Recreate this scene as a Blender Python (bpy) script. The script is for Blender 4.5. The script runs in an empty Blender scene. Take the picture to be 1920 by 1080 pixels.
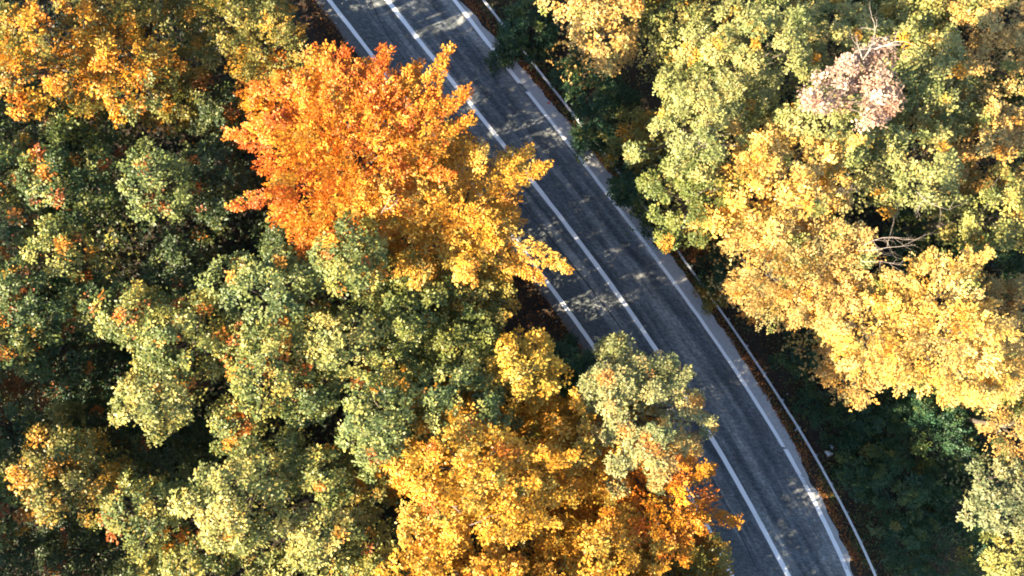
import bpy, math, random
import numpy as np
from mathutils import Vector

# ------------------------------------------------------------------ camera, sky, sun, exposure
SC = bpy.context.scene
COL = SC.collection
CAM_H = 60.0                      # drone height over the road
PPM = 30.0                        # photo pixels (1920 wide) per metre on the road
cam_d = bpy.data.cameras.new('camera')
cam_d.sensor_width = 36.0
cam_d.lens = 18.0 / (960.0 / PPM / CAM_H)
cam_d.clip_start = 0.5
cam_d.clip_end = 1500.0
cam = bpy.data.objects.new('camera', cam_d)
cam.location = (0, 0, CAM_H)
COL.objects.link(cam)
SC.camera = cam

SUN_EL = math.radians(32.5)
SUN_DIR = Vector((0.93, 0.36, 0)).normalized()          # horizontal travel of the light
world = bpy.data.worlds.new('World')
SC.world = world
world.use_nodes = True
wn = world.node_tree.nodes
sky = wn.new('ShaderNodeTexSky')
sky.sky_type = 'NISHITA'
sky.sun_disc = False
sky.sun_elevation = SUN_EL
# the sun stands where the light comes from (rotation is measured from +Y, clockwise)
sky.sun_rotation = math.atan2(-SUN_DIR.x, -SUN_DIR.y)
sky.air_density = 1.0
sky.dust_density = 0.6
wn['Background'].inputs['Strength'].default_value = 0.071
world.node_tree.links.new(sky.outputs['Color'], wn['Background'].inputs['Color'])

sun_d = bpy.data.lights.new('sun', 'SUN')
sun_d.energy = 5.0
sun_d.angle = math.radians(0.53)
sun_d.color = (1.0, 0.85, 0.60)
sun = bpy.data.objects.new('sun', sun_d)
v = Vector((SUN_DIR.x * math.cos(SUN_EL), SUN_DIR.y * math.cos(SUN_EL), -math.sin(SUN_EL)))
sun.rotation_euler = v.to_track_quat('-Z', 'Y').to_euler()
sun.location = (-40, -15, 50)
COL.objects.link(sun)

SC.view_settings.view_transform = 'Standard'
SC.view_settings.look = 'None'
SC.view_settings.gamma = 1.0
SC.view_settings.exposure = 2.66
SC.render.engine = 'CYCLES'
cy = SC.cycles
cy.max_bounces = 6
cy.diffuse_bounces = 3
cy.glossy_bounces = 2
cy.transmission_bounces = 4
cy.use_denoising = True
cy.filter_width = 1.9
cy.sample_clamp_indirect = 6.0

# ------------------------------------------------------------------ helpers
def link(o, parent=None):
    COL.objects.link(o)
    if parent is not None:
        o.parent = parent
    return o

def tag(o, label=None, cat=None, group=None, kind=None):
    if label: o['label'] = label
    if cat: o['category'] = cat
    if group: o['group'] = group
    if kind: o['kind'] = kind
    return o

def empty(name, loc):
    o = bpy.data.objects.new(name, None)
    o.location = loc
    o.empty_display_size = 0.3
    return link(o)

def mesh_obj(name, V, F, mat, parent=None, smooth=False, loc=None):
    me = bpy.data.meshes.new(name)
    me.from_pydata([tuple(map(float, p)) for p in V], [], [tuple(int(i) for i in f) for f in F])
    me.materials.append(mat)
    if smooth:
        me.polygons.foreach_set('use_smooth', [True] * len(me.polygons))
    me.update()
    o = bpy.data.objects.new(name, me)
    if loc is not None: o.location = loc
    return link(o, parent)

def nodes_of(name):
    m = bpy.data.materials.new(name)
    m.use_nodes = True
    nt = m.node_tree
    return m, nt, nt.nodes['Principled BSDF'], nt.nodes['Material Output']

def N(nt, t, **kw):
    n = nt.nodes.new(t)
    for k, val in kw.items():
        if hasattr(n, k): setattr(n, k, val)
        else: n.inputs[k].default_value = val
    return n

def ramp(nt, src, stops):
    r = nt.nodes.new('ShaderNodeValToRGB')
    e = r.color_ramp.elements
    while len(e) < len(stops): e.new(0.5)
    for i, (p, c) in enumerate(stops):
        e[i].position = p
        e[i].color = (c[0], c[1], c[2], 1) if isinstance(c, (tuple, list)) else (c, c, c, 1)
    nt.links.new(src, r.inputs['Fac'])
    return r

def mixc(nt, fac, a, b, mode='MIX'):
    m = nt.nodes.new('ShaderNodeMix')
    m.data_type = 'RGBA'
    m.blend_type = mode
    for sock, val in ((m.inputs[0], fac), (m.inputs[6], a), (m.inputs[7], b)):
        if hasattr(val, 'is_output'): nt.links.new(val, sock)
        elif isinstance(val, (int, float)): sock.default_value = val
        else: sock.default_value = (val[0], val[1], val[2], 1)
    return m.outputs[2]

def norm(a):
    return a / np.maximum(np.linalg.norm(a, axis=-1, keepdims=True), 1e-9)

# ------------------------------------------------------------------ traced curves of the road (photo pixels, y -> x)
C_LINE = [(725,0),(780,67),(840,143),(897,213),(960,293),(1010,357),(1090,457),(1160,552),(1223,643),(1270,720),(1323,805),(1390,917),(1432,990),(1477,1080)]
L_LINE = [(617,0),(640,30),(683,83),(717,129),(753,177),(830,272),(957,440),(1000,497),(1060,573),(1123,662),(1335,1007),(1372,1078)]
R_LINE = [(852,0),(917,78),(973,155),(1040,238),(1090,302),(1135,358),(1170,405),(1233,490),(1280,557),(1347,643),(1393,719),(1437,783),(1467,839),(1507,907),(1547,983),(1590,1080)]
R_SHLD = [(868,0),(893,23),(923,63),(950,97),(983,137),(1017,170),(1040,203),(1083,247),(1120,290),(1150,337),(1202,400),(1218,422),(1252,467),(1278,503),(1310,547),(1328,581),(1360,627),(1390,680),(1421,720),(1440,753),(1467,797),(1490,833),(1513,880),(1533,920),(1557,967),(1580,1010),(1608,1080)]
RAIL = [(912,2),(930,27),(968,73),(1063,193),(1090,230),(1113,260),(1153,310),(1222,400),(1233,415),(1265,457),(1295,502),(1327,541),(1363,593),(1447,718),(1497,797),(1540,870),(1590,963),(1645,1080)]
SEAM = [(698,0),(715,50),(743,92),(767,122),(1027,440),(1067,485),(1107,540),(1160,617),(1330,880),(1370,967),(1403,1030),(1423,1080)]

def fit(pts, deg=4):
    a = np.array(pts, float)
    c = np.polyfit((a[:, 1] - 540) / 540, a[:, 0], deg)
    d = np.polyder(c)
    def f(y):
        t = (np.asarray(y, float) - 540) / 540
        tc = np.clip(t, -1.15, 1.15)
        return np.polyval(c, tc) + np.polyval(d, tc) * (t - tc)
    return f
fC, fL, fR, fS, fG, fM = (fit(p) for p in (C_LINE, L_LINE, R_LINE, R_SHLD, RAIL, SEAM))

def px2w(px, py, z=0.0):
    k = (CAM_H - z) / CAM_H / PPM
    return (np.asarray(px, float) - 960) * k, (540 - np.asarray(py, float)) * k

def s_of(x, y):
    """signed distance in metres across the road, 0 on the centre line, + to the right"""
    py = 540 - np.asarray(y) * PPM
    return (np.asarray(x) - (fC(py) - 960) / PPM) * 0.82

def hash_noise(x, y, seed=0):
    x = np.asarray(x, float); y = np.asarray(y, float)
    out = 0
    rr = np.random.default_rng(seed)
    for k in range(6):
        fx, fy, p = rr.normal(0, 1), rr.normal(0, 1), rr.uniform(0, 6.3)
        out = out + np.sin(x * fx + y * fy + p) / 6
    return out

def sstep(a, b, x):
    t = np.clip((x - a) / (b - a), 0, 1)
    return t * t * (3 - 2 * t)

def ground_z(x, y):
    s = s_of(x, y)
    z = np.full(np.shape(s), -0.03)
    z = z - 0.25 * sstep(-3.9, -4.6, s) * (1 - sstep(-4.8, -6.2, s)) + 1.6 * sstep(-4.9, -16, s)
    z = z - 7.0 * sstep(6.2, 24, s)
    away = np.maximum(sstep(-4.0, -6.0, s), sstep(5.6, 8.5, s))
    return z + away * (0.22 * hash_noise(x * 0.7, y * 0.7, 3) + 0.08 * hash_noise(x * 2.5, y * 2.5, 4))

def gz(x, y):
    return float(ground_z(np.array([x]), np.array([y]))[0])

# ------------------------------------------------------------------ materials
def mat_leaf():
    m, nt, b, out = nodes_of('leaf')
    at = N(nt, 'ShaderNodeAttribute', attribute_name='tint')
    nt.links.new(at.outputs['Color'], b.inputs['Base Color'])
    b.inputs['Roughness'].default_value = 0.46
    b.inputs['Specular IOR Level'].default_value = 0.24
    tr = N(nt, 'ShaderNodeBsdfTranslucent')
    nt.links.new(at.outputs['Color'], tr.inputs['Color'])
    mx = N(nt, 'ShaderNodeMixShader')
    mx.inputs[0].default_value = 0.22
    nt.links.new(b.outputs[0], mx.inputs[1])
    nt.links.new(tr.outputs[0], mx.inputs[2])
    nt.links.new(mx.outputs[0], out.inputs['Surface'])
    return m
M_LEAF = mat_leaf()

def mat_bark(name, c0, c1):
    m, nt, b, out = nodes_of(name)
    tc = N(nt, 'ShaderNodeTexCoord')
    no = N(nt, 'ShaderNodeTexNoise', Scale=9.0, Detail=5.0)
    nt.links.new(tc.outputs['Object'], no.inputs['Vector'])
    r = ramp(nt, no.outputs['Fac'], [(0.3, c0), (0.7, c1)])
    nt.links.new(r.outputs[0], b.inputs['Base Color'])
    b.inputs['Roughness'].default_value = 0.9
    return m
M_BARK = mat_bark('bark', (0.045, 0.035, 0.027), (0.13, 0.105, 0.08))
M_DEAD = mat_bark('dead_wood', (0.20, 0.16, 0.13), (0.40, 0.33, 0.28))

def mat_ground():
    m, nt, b, out = nodes_of('forest_floor')
    tc = N(nt, 'ShaderNodeTexCoord')
    n1 = N(nt, 'ShaderNodeTexNoise', Scale=0.9, Detail=6.0)
    n2 = N(nt, 'ShaderNodeTexNoise', Scale=14.0, Detail=5.0, Roughness=0.7)
    n3 = N(nt, 'ShaderNodeTexVoronoi', Scale=9.0)
    for n in (n1, n2, n3): nt.links.new(tc.outputs['Object'], n.inputs['Vector'])
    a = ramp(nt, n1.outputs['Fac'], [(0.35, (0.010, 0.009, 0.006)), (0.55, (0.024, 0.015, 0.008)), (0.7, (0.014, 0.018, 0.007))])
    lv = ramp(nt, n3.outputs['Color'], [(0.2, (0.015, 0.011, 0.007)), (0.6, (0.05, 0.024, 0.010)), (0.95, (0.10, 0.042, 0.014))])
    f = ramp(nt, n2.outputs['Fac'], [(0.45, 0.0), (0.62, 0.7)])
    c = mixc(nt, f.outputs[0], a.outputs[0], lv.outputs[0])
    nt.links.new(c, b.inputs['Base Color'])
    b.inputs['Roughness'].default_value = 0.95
    bp = N(nt, 'ShaderNodeBump', Strength=0.8, Distance=0.05)
    nt.links.new(n2.outputs['Fac'], bp.inputs['Height'])
    nt.links.new(bp.outputs[0], b.inputs['Normal'])
    return m
M_GROUND = mat_ground()

def road_coords(nt):
    at = N(nt, 'ShaderNodeAttribute', attribute_name='road_uv')      # x = across (m), y = along (m)
    return at.outputs['Vector']

def scaled(nt, vec, sx, sy, off=0.0):
    mp = N(nt, 'ShaderNodeMapping')
    mp.inputs['Scale'].default_value = (sx, sy, 1)
    mp.inputs['Location'].default_value = (off, off * 0.37, 0)
    nt.links.new(vec, mp.inputs['Vector'])
    return mp.outputs[0]

def mat_asphalt():
    m, nt, b, out = nodes_of('asphalt')
    uv = road_coords(nt)
    sep = N(nt, 'ShaderNodeSeparateXYZ')
    nt.links.new(uv, sep.inputs[0])
    fine = N(nt, 'ShaderNodeTexNoise', Scale=5.0, Detail=7.0, Roughness=0.85)
    nt.links.new(uv, fine.inputs['Vector'])
    blot = N(nt, 'ShaderNodeTexNoise', Scale=1.0, Detail=5.0, Roughness=0.62)
    nt.links.new(scaled(nt, uv, 1.1, 0.45, 3.0), blot.inputs['Vector'])
    strk = N(nt, 'ShaderNodeTexNoise', Scale=1.0, Detail=4.0, Roughness=0.6)
    nt.links.new(scaled(nt, uv, 1.5, 0.045, 7.0), strk.inputs['Vector'])
    strk2 = N(nt, 'ShaderNodeTexNoise', Scale=1.0, Detail=3.0)
    nt.links.new(scaled(nt, uv, 7.0, 0.12, 11.0), strk2.inputs['Vector'])
    base = ramp(nt, strk.outputs['Fac'], [(0.36, (0.060, 0.069, 0.076)), (0.5, (0.102, 0.112, 0.117)), (0.64, (0.21, 0.213, 0.202))])
    bl = ramp(nt, blot.outputs['Fac'], [(0.38, 0.78), (0.5, 1.0), (0.64, 1.3)])
    c = mixc(nt, 1.0, base.outputs[0], bl.outputs[0], 'MULTIPLY')
    s2 = ramp(nt, strk2.outputs['Fac'], [(0.3, 0.9), (0.7, 1.12)])
    c = mixc(nt, 1.0, c, s2.outputs[0], 'MULTIPLY')
    # the dust that collects along the outer lane edge
    mr = N(nt, 'ShaderNodeMapRange')
    mr.inputs['From Min'].default_value = 2.3; mr.inputs['From Max'].default_value = 4.2
    nt.links.new(sep.outputs[0], mr.inputs['Value'])
    du = N(nt, 'ShaderNodeMath', operation='MULTIPLY')
    nt.links.new(mr.outputs[0], du.inputs[0]); nt.links.new(blot.outputs['Fac'], du.inputs[1])
    c = mixc(nt, du.outputs[0], c, (0.21, 0.205, 0.20))
    # the newer, smoother strip by the inner edge
    wob = N(nt, 'ShaderNodeTexNoise', Scale=1.0, Detail=3.0)
    nt.links.new(scaled(nt, uv, 0.0, 0.8, 1.0), wob.inputs['Vector'])
    ad = N(nt, 'ShaderNodeMath', operation='MULTIPLY_ADD')
    nt.links.new(wob.outputs['Fac'], ad.inputs[0]); ad.inputs[1].default_value = 0.25
    nt.links.new(sep.outputs[0], ad.inputs[2])
    lp = ramp(nt, ad.outputs[0], [(0.0, 0.0), (1.0, 1.0)])
    mr2 = N(nt, 'ShaderNodeMapRange')
    mr2.inputs['From Min'].default_value = -1.58; mr2.inputs['From Max'].default_value = -1.42
    nt.links.new(ad.outputs[0], mr2.inputs['Value'])
    newer = ramp(nt, blot.outputs['Fac'], [(0.3, (0.074, 0.083, 0.086)), (0.7, (0.096, 0.106, 0.108))])
    c = mixc(nt, mr2.outputs[0], newer.outputs[0], c)
    g = ramp(nt, fine.outputs['Fac'], [(0.39, 0.45), (0.5, 0.95), (0.61, 1.75)])
    c = mixc(nt, 0.85, c, g.outputs[0], 'MULTIPLY')
    nt.links.new(c, b.inputs['Base Color'])
    b.inputs['Roughness'].default_value = 0.85
    b.inputs['Specular IOR Level'].default_value = 0.3
    bp = N(nt, 'ShaderNodeBump', Strength=0.5, Distance=0.01)
    nt.links.new(fine.outputs['Fac'], bp.inputs['Height'])
    nt.links.new(bp.outputs[0], b.inputs['Normal'])
    return m
M_ASPHALT = mat_asphalt()

def mat_simple(name, c0, c1, scale=6.0, rough=0.85, metal=0.0, detail=5.0, vec='Object', bump=0.0):
    m, nt, b, out = nodes_of(name)
    tc = N(nt, 'ShaderNodeTexCoord')
    no = N(nt, 'ShaderNodeTexNoise', Scale=scale, Detail=detail, Roughness=0.65)
    nt.links.new(tc.outputs[vec], no.inputs['Vector'])
    r = ramp(nt, no.outputs['Fac'], [(0.32, c0), (0.68, c1)])
    nt.links.new(r.outputs[0], b.inputs['Base Color'])
    b.inputs['Roughness'].default_value = rough
    b.inputs['Metallic'].default_value = metal
    if bump:
        bp = N(nt, 'ShaderNodeBump', Strength=bump, Distance=0.02)
        nt.links.new(no.outputs['Fac'], bp.inputs['Height'])
        nt.links.new(bp.outputs[0], b.inputs['Normal'])
    return m
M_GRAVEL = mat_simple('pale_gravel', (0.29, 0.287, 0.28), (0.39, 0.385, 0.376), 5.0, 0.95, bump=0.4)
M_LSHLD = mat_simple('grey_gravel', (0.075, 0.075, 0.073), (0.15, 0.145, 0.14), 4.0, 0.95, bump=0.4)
M_SEAM = mat_simple('tar', (0.012, 0.013, 0.015), (0.03, 0.03, 0.033), 8.0, 0.6)
M_STEEL = mat_simple('galvanised_steel', (0.36, 0.38, 0.40), (0.50, 0.52, 0.54), 3.0, 0.55, 0.35)
M_POST = mat_simple('dull_steel', (0.25, 0.26, 0.27), (0.36, 0.37, 0.38), 5.0, 0.6, 0.5)
M_WHITE = mat_simple('white_plastic', (0.62, 0.63, 0.65), (0.80, 0.80, 0.80), 6.0, 0.45)
M_BLUE = mat_simple('bluish_plastic', (0.30, 0.38, 0.48), (0.52, 0.60, 0.68), 9.0, 0.3)
M_TEAL = mat_simple('teal_plastic', (0.16, 0.38, 0.40), (0.28, 0.52, 0.52), 9.0, 0.3)
M_RED = mat_simple('red_foil', (0.45, 0.05, 0.03), (0.62, 0.12, 0.07), 9.0, 0.35)
M_STONE = mat_simple('pale_stone', (0.38, 0.36, 0.33), (0.62, 0.60, 0.57), 12.0, 0.9)

def mat_paint():
    m, nt, b, out = nodes_of('road_paint')
    uv = road_coords(nt)
    n1 = N(nt, 'ShaderNodeTexNoise', Scale=9.0, Detail=6.0, Roughness=0.7)
    nt.links.new(uv, n1.inputs['Vector'])
    n2 = N(nt, 'ShaderNodeTexNoise', Scale=1.0, Detail=3.0)
    nt.links.new(scaled(nt, uv, 0.8, 0.35, 5.0), n2.inputs['Vector'])
    ad = N(nt, 'ShaderNodeMath', operation='MULTIPLY_ADD')
    nt.links.new(n1.outputs['Fac'], ad.inputs[0]); ad.inputs[1].default_value = 0.55
    nt.links.new(n2.outputs['Fac'], ad.inputs[2])
    wear = N(nt, 'ShaderNodeAttribute', attribute_name='wear')
    ad2 = N(nt, 'ShaderNodeMath', operation='ADD')
    nt.links.new(ad.outputs[0], ad2.inputs[0]); nt.links.new(wear.outputs['Fac'], ad2.inputs[1])
    r = ramp(nt, ad2.outputs[0], [(0.0, (0.86, 0.86, 0.85)), (0.80, (0.82, 0.82, 0.81)), (0.94, (0.70, 0.70, 0.69)), (1.0, (0.30, 0.30, 0.30))])
    nt.links.new(r.outputs[0], b.inputs['Base Color'])
    b.inputs['Roughness'].default_value = 0.7
    return m
M_PAINT = mat_paint()

# ------------------------------------------------------------------ ground, road, shoulders, markings
def axis_coords(half, step, far):
    a = list(np.arange(-half, half + 1e-6, step))
    e = half; d = step
    ext = []
    while e < far:
        d *= 1.35; e += d
        ext.append(e)
    return np.array([-q for q in ext[::-1]] + a + ext)
gx = axis_coords(36, 0.3, 420); gy = axis_coords(22, 0.3, 420)
GX, GY = np.meshgrid(gx, gy, indexing='ij')
GZ = ground_z(GX, GY)
far = np.maximum(np.abs(GX) / 60, np.abs(GY) / 50)
GZ = np.where(far > 1, GZ, GZ)
nx, ny = len(gx), len(gy)
Vg = np.stack([GX, GY, GZ], -1).reshape(-1, 3)
ii = np.arange(nx * ny).reshape(nx, ny)
Fg = np.stack([ii[:-1, :-1], ii[1:, :-1], ii[1:, 1:], ii[:-1, 1:]], -1).reshape(-1, 4)
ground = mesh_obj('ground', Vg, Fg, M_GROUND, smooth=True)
tag(ground, 'dark forest floor of soil and fallen leaves under the trees', kind='structure')

YS = np.arange(-900, 1981, 6.0)                     # stations along the road, photo pixels

def strip(name, fa, fb, mat, z, parent=None, ys=YS, cols=2, wear=None, skew=None):
    """sheet between the curves fa(y) and fb(y) (photo px), with road coordinates as an attribute"""
    V, UV = [], []
    along = 0.0
    a_all, b_all = fa(ys), fb(ys)
    cx_ = fC(ys)
    for k, y in enumerate(ys):
        if k:
            along = (k * (ys[1] - ys[0])) / PPM * 1.22
        along_abs = (y + 900) / PPM * 1.22
        for j in range(cols):
            t = j / (cols - 1)
            px = a_all[k] * (1 - t) + b_all[k] * t
            x, yy = px2w(px, y)
            V.append((x, yy, z if not callable(z) else z(t)))
            UV.append(((px - cx_[k]) / PPM * 0.82, along_abs, 0.0))
    F = []
    for k in range(len(ys) - 1):
        for j in range(cols - 1):
            q = k * cols + j
            F.append((q, q + cols, q + cols + 1, q + 1))
    o = mesh_obj(name, V, F, mat, parent)
    at = o.data.attributes.new('road_uv', 'FLOAT_VECTOR', 'POINT')
    at.data.foreach_set('vector', np.array(UV, np.float32).ravel())
    aw = o.data.attributes.new('wear', 'FLOAT', 'POINT')
    wv = np.repeat(np.zeros(len(ys)) if wear is None else wear(ys), cols).astype(np.float32)
    aw.data.foreach_set('value', wv)
    return o

def edge_jitter(f, amp, seed):
    rr = np.random.default_rng(seed)
    tab_y = np.arange(-1000, 2100, 6.0)
    n = rr.normal(0, 1, len(tab_y))
    n1 = np.convolve(n, np.ones(3) / 3, 'same'); n2 = np.convolve(rr.normal(0, 1, len(tab_y)), np.ones(12) / 5, 'same')
    jit = amp * (0.8 * n1 + 0.7 * n2)
    return lambda y: f(y) + np.interp(y, tab_y, jit)

off = lambda f, d: (lambda y: f(y) + d)
road = strip('road', off(fL, -7), off(fR, 7), M_ASPHALT, 0.0, cols=14)
tag(road, 'two lane grey asphalt road curving through the forest', kind='structure')
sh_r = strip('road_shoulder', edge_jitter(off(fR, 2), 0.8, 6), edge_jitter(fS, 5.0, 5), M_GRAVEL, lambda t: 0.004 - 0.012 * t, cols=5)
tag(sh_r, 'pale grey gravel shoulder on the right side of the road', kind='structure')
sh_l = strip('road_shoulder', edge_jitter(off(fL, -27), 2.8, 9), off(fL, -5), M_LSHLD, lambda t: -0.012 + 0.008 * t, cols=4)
tag(sh_l, 'narrow dark grey gravel shoulder on the left side of the road', kind='structure')

def line(name, f, half, y0, y1, seed, wear=0.0, dx=0.0, slant=0.0):
    ys = np.arange(y0, y1 + 0.1, 3.0)
    a = edge_jitter(off(f, dx - half), 0.35, seed); b = edge_jitter(off(f, dx + half), 0.35, seed + 1)
    if slant:
        a0, b0 = a, b
        a = lambda y: a0(y) + slant * (y - y0); b = lambda y: b0(y) + slant * (y - y0)
    rr = np.random.default_rng(seed)
    wt = np.convolve(rr.normal(0, 1, 400), np.ones(14) / 14, 'same')
    return strip(name, a, b, M_PAINT, 0.009, road, ys, 3, wear=lambda y: wear - 0.06 + 0.10 * np.interp(y, np.linspace(-900, 1980, 400), wt))
line('centre_line', fC, 4.9, -900, 1980, 21, 0.0)
line('edge_line', fL, 4.6, -900, 1980, 23, 0.0)
line('edge_line', fR, 4.3, -900, 158, 25, 0.05, -1.0)
line('edge_line', fR, 3.8, 172, 838, 27, 0.03, 0.8)
line('edge_line', fR, 4.3, 842, 1980, 31, 0.04, 1.8)
strip('tar_seam', edge_jitter(off(fM, -1.3), 0.9, 41), edge_jitter(off(fM, 1.1), 0.9, 42), M_SEAM, 0.003, road, np.arange(-200, 640, 5.0))
strip('tar_seam', edge_jitter(off(fM, -0.9), 0.8, 43), edge_jitter(off(fM, 0.9), 0.8, 44), M_SEAM, 0.003, road, np.arange(668, 1300, 5.0))

# ------------------------------------------------------------------ guardrail
def make_guardrail():
    root = empty('guardrail', (*px2w(fG(540), 540), 0.0))
    tag(root, 'long galvanised steel guardrail running along the right verge of the road', 'guardrail')
    ox, oy, oz = root.location
    ys = np.arange(-100, 1330, 2.0)
    X, Y = px2w(fG(ys), ys, 0.7)
    seg = np.hypot(np.diff(X), np.diff(Y)); S = np.concatenate([[0], np.cumsum(seg)])
    def at(s):
        x = np.interp(s, S, X); y = np.interp(s, S, Y)
        x2 = np.interp(s + 0.2, S, X); y2 = np.interp(s + 0.2, S, Y)
        x1 = np.interp(s - 0.2, S, X); y1 = np.interp(s - 0.2, S, Y)
        d = np.array([x2 - x1, y2 - y1]); d /= max(np.hypot(*d), 1e-6)
        return np.array([x, y]), d, np.array([d[1], -d[0]])
    # W profile: (offset from the post side towards the road, height)
    prof = [(0.055, 0.44), (0.13, 0.47), (0.14, 0.53), (0.05, 0.58), (0.05, 0.63), (0.14, 0.68), (0.13, 0.74), (0.055, 0.77)]
    th = 0.012
    L = S[-1]
    n = int(L / 4.0)
    gone = random.Random(4)
    for k in range(n):
        a, b_ = k * 4.0 + 0.02, k * 4.0 + 4.0
        st = np.linspace(a, b_, 6)
        lean = gone.uniform(-0.02, 0.03)
        V, F = [], []
        m_ = len(prof)
        for s in st:
            p, d, nrm = at(s)
            side = -nrm if nrm[0] > 0 else nrm      # towards the road (left in the photo)
            for o_, h in prof:
                q = p + side * (o_ + lean * h); V.append((q[0] - ox, q[1] - oy, h - oz))
            for o_, h in prof[::-1]:
                q = p + side * (o_ + lean * h - th); V.append((q[0] - ox, q[1] - oy, h - oz + (0.004 if h > 0.7 else 0)))
        c = 2 * m_
        for i in range(len(st) - 1):
            for j in range(c):
                F.append((i * c + j, i * c + (j + 1) % c, (i + 1) * c + (j + 1) % c, (i + 1) * c + j))
        F.append(tuple(range(c - 1, -1, -1))); F.append(tuple((len(st) - 1) * c + j for j in range(c)))
        mesh_obj('rail_beam', V, F, M_STEEL, root)
    # posts: C-section steel, with a spacer block behind the beam
    pw = [(-0.05, -0.03), (0.05, -0.03), (0.05, -0.022), (-0.042, -0.022), (-0.042, 0.022), (0.05, 0.022), (0.05, 0.03), (-0.05, 0.03)]
    def prism(out, z0, z1):
        m_ = len(out)
        V = [(x, y, z0) for x, y in out] + [(x, y, z1) for x, y in out]
        F = [(j, (j + 1) % m_, m_ + (j + 1) % m_, m_ + j) for j in range(m_)] + [tuple(range(m_ - 1, -1, -1)), tuple(range(m_, 2 * m_))]
        return V, F
    post_me = block_me = None
    for k in range(int(L / 2.0)):
        p, d, nrm = at(k * 2.0 + 1.0)
        side = -nrm if nrm[0] > 0 else nrm
        ang = math.atan2(side[1], side[0])
        if post_me is None:
            V, F = prism(pw, -0.25, 0.72); o = mesh_obj('post', V, F, M_POST, root); post_me = o.data
            V, F = prism([(-0.045, -0.06), (0.045, -0.06), (0.045, 0.06), (-0.045, 0.06)], 0.50, 0.70); s_ = mesh_obj('spacer', V, F, M_POST, root); block_me = s_.data
        else:
            o = link(bpy.data.objects.new('post', post_me), root); s_ = link(bpy.data.objects.new('spacer', block_me), root)
        o.location = (p[0] - ox - side[0] * 0.045, p[1] - oy - side[1] * 0.045, 0); o.rotation_euler.z = ang
        s_.location = (p[0] - ox + side[0] * 0.006, p[1] - oy + side[1] * 0.006, 0); s_.rotation_euler.z = ang
make_guardrail()

# ------------------------------------------------------------------ foliage
def leaf_arrays(P, D, Nn, L, W, C):
    """pointed leaves folded along the midrib; P base, D axis, Nn normal -> quads"""
    S = norm(np.cross(D, Nn))
    Nn = norm(np.cross(S, D))
    L = L[:, None]; W = W[:, None]
    mid = P + D * L * 0.52
    a = mid + S * W * 0.5 + Nn * W * 0.14
    b = mid - S * W * 0.5 + Nn * W * 0.14
    tip = P + D * L - Nn * L * 0.10
    return np.stack([P, a, tip, b], 1), C

def leaves_object(name, quads, cols, parent=None, loc=(0, 0, 0), simple=False):
    n = len(quads); c = 4
    if simple:
        quads = quads[:, 1:]; c = 3
    V = (quads - np.array(loc, float)).reshape(-1, 3).astype(np.float32)
    me = bpy.data.meshes.new(name)
    me.vertices.add(c * n); me.vertices.foreach_set('co', V.ravel())
    me.loops.add(c * n); me.loops.foreach_set('vertex_index', np.arange(c * n, dtype=np.int32))
    me.polygons.add(n); me.polygons.foreach_set('loop_start', np.arange(0, c * n, c, dtype=np.int32))
    at = me.attributes.new('tint', 'FLOAT_COLOR', 'FACE')
    c4 = np.ones((n, 4), np.float32); c4[:, :3] = cols
    at.data.foreach_set('color', c4.ravel())
    me.materials.append(M_LEAF)
    me.update(calc_edges=True)
    o = bpy.data.objects.new(name, me)
    return link(o, parent)

def rosettes(rng, C, A, size, k, leaf, col, jit=0.10, up=0.35):
    """k leaves radiating from each centre C about axis A"""
    n = len(C)
    C = np.repeat(C, k, 0); A = np.repeat(A, k, 0); size = np.repeat(size, k); col = np.repeat(col, k, 0)
    m = n * k
    r = norm(rng.normal(0, 1, (m, 3)))
    tang = norm(r - A * (r * A).sum(1, keepdims=True))
    el = rng.uniform(-0.35, 0.95, m)[:, None]
    D = norm(tang * (1 - 0.55 * np.abs(el)) + A * el)
    P = C + D * (size * rng.uniform(0.15, 0.85, m))[:, None]
    D2 = norm(D + tang * 0.5 + rng.normal(0, 0.25, (m, 3)))
    Nn = norm(A + 0.5 * D + rng.normal(0, 0.22, (m, 3)) + np.array([0, 0, up]))
    L = leaf * rng.uniform(0.7, 1.35, m)
    c = col * np.exp(rng.normal(0, jit, (m, 1))) * np.exp(rng.normal(0, jit * 0.3, (m, 3)))
    return leaf_arrays(P, D2, Nn, L, L * rng.uniform(0.55, 0.8, m), c)

def fronds(rng, C, A, size, k, leaf, col, jit=0.11):
    """flat pointed sprays: leaves on both sides of a twig that starts at C and runs along A"""
    n = len(C)
    up = norm(np.array([0, 0, 1.0]) + rng.normal(0, 0.3, (n, 3)))
    B = norm(np.cross(A, up)); U = norm(np.cross(B, A))
    rep = lambda q: np.repeat(q, k, 0)
    C, A, B, U, size, col = map(rep, (C, A, B, U, size, col))
    m = n * k
    t = rng.uniform(0, 1, m) ** 0.85
    sg = rng.choice([-1.0, 1.0], m)
    lat = sg * (1 - t) ** 0.8 * rng.uniform(0, 1, m) * 0.42
    P = C + A * (t * size)[:, None] + B * (lat * size)[:, None] + U * (rng.normal(0, 0.05, m) * size - 0.12 * t * t * size)[:, None]
    D = norm(A * rng.uniform(0.5, 1.2, m)[:, None] + B * (sg * rng.uniform(0.2, 0.9, m))[:, None] + rng.normal(0, 0.22, (m, 3)))
    Nn = norm(U + rng.normal(0, 0.24, (m, 3)))
    L = leaf * rng.uniform(0.7, 1.3, m)
    c = col * np.exp(rng.normal(0, jit, (m, 1))) * np.exp(rng.normal(0, jit * 0.3, (m, 3)))
    return leaf_arrays(P, D, Nn, L, L * rng.uniform(0.5, 0.72, m), c)

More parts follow.
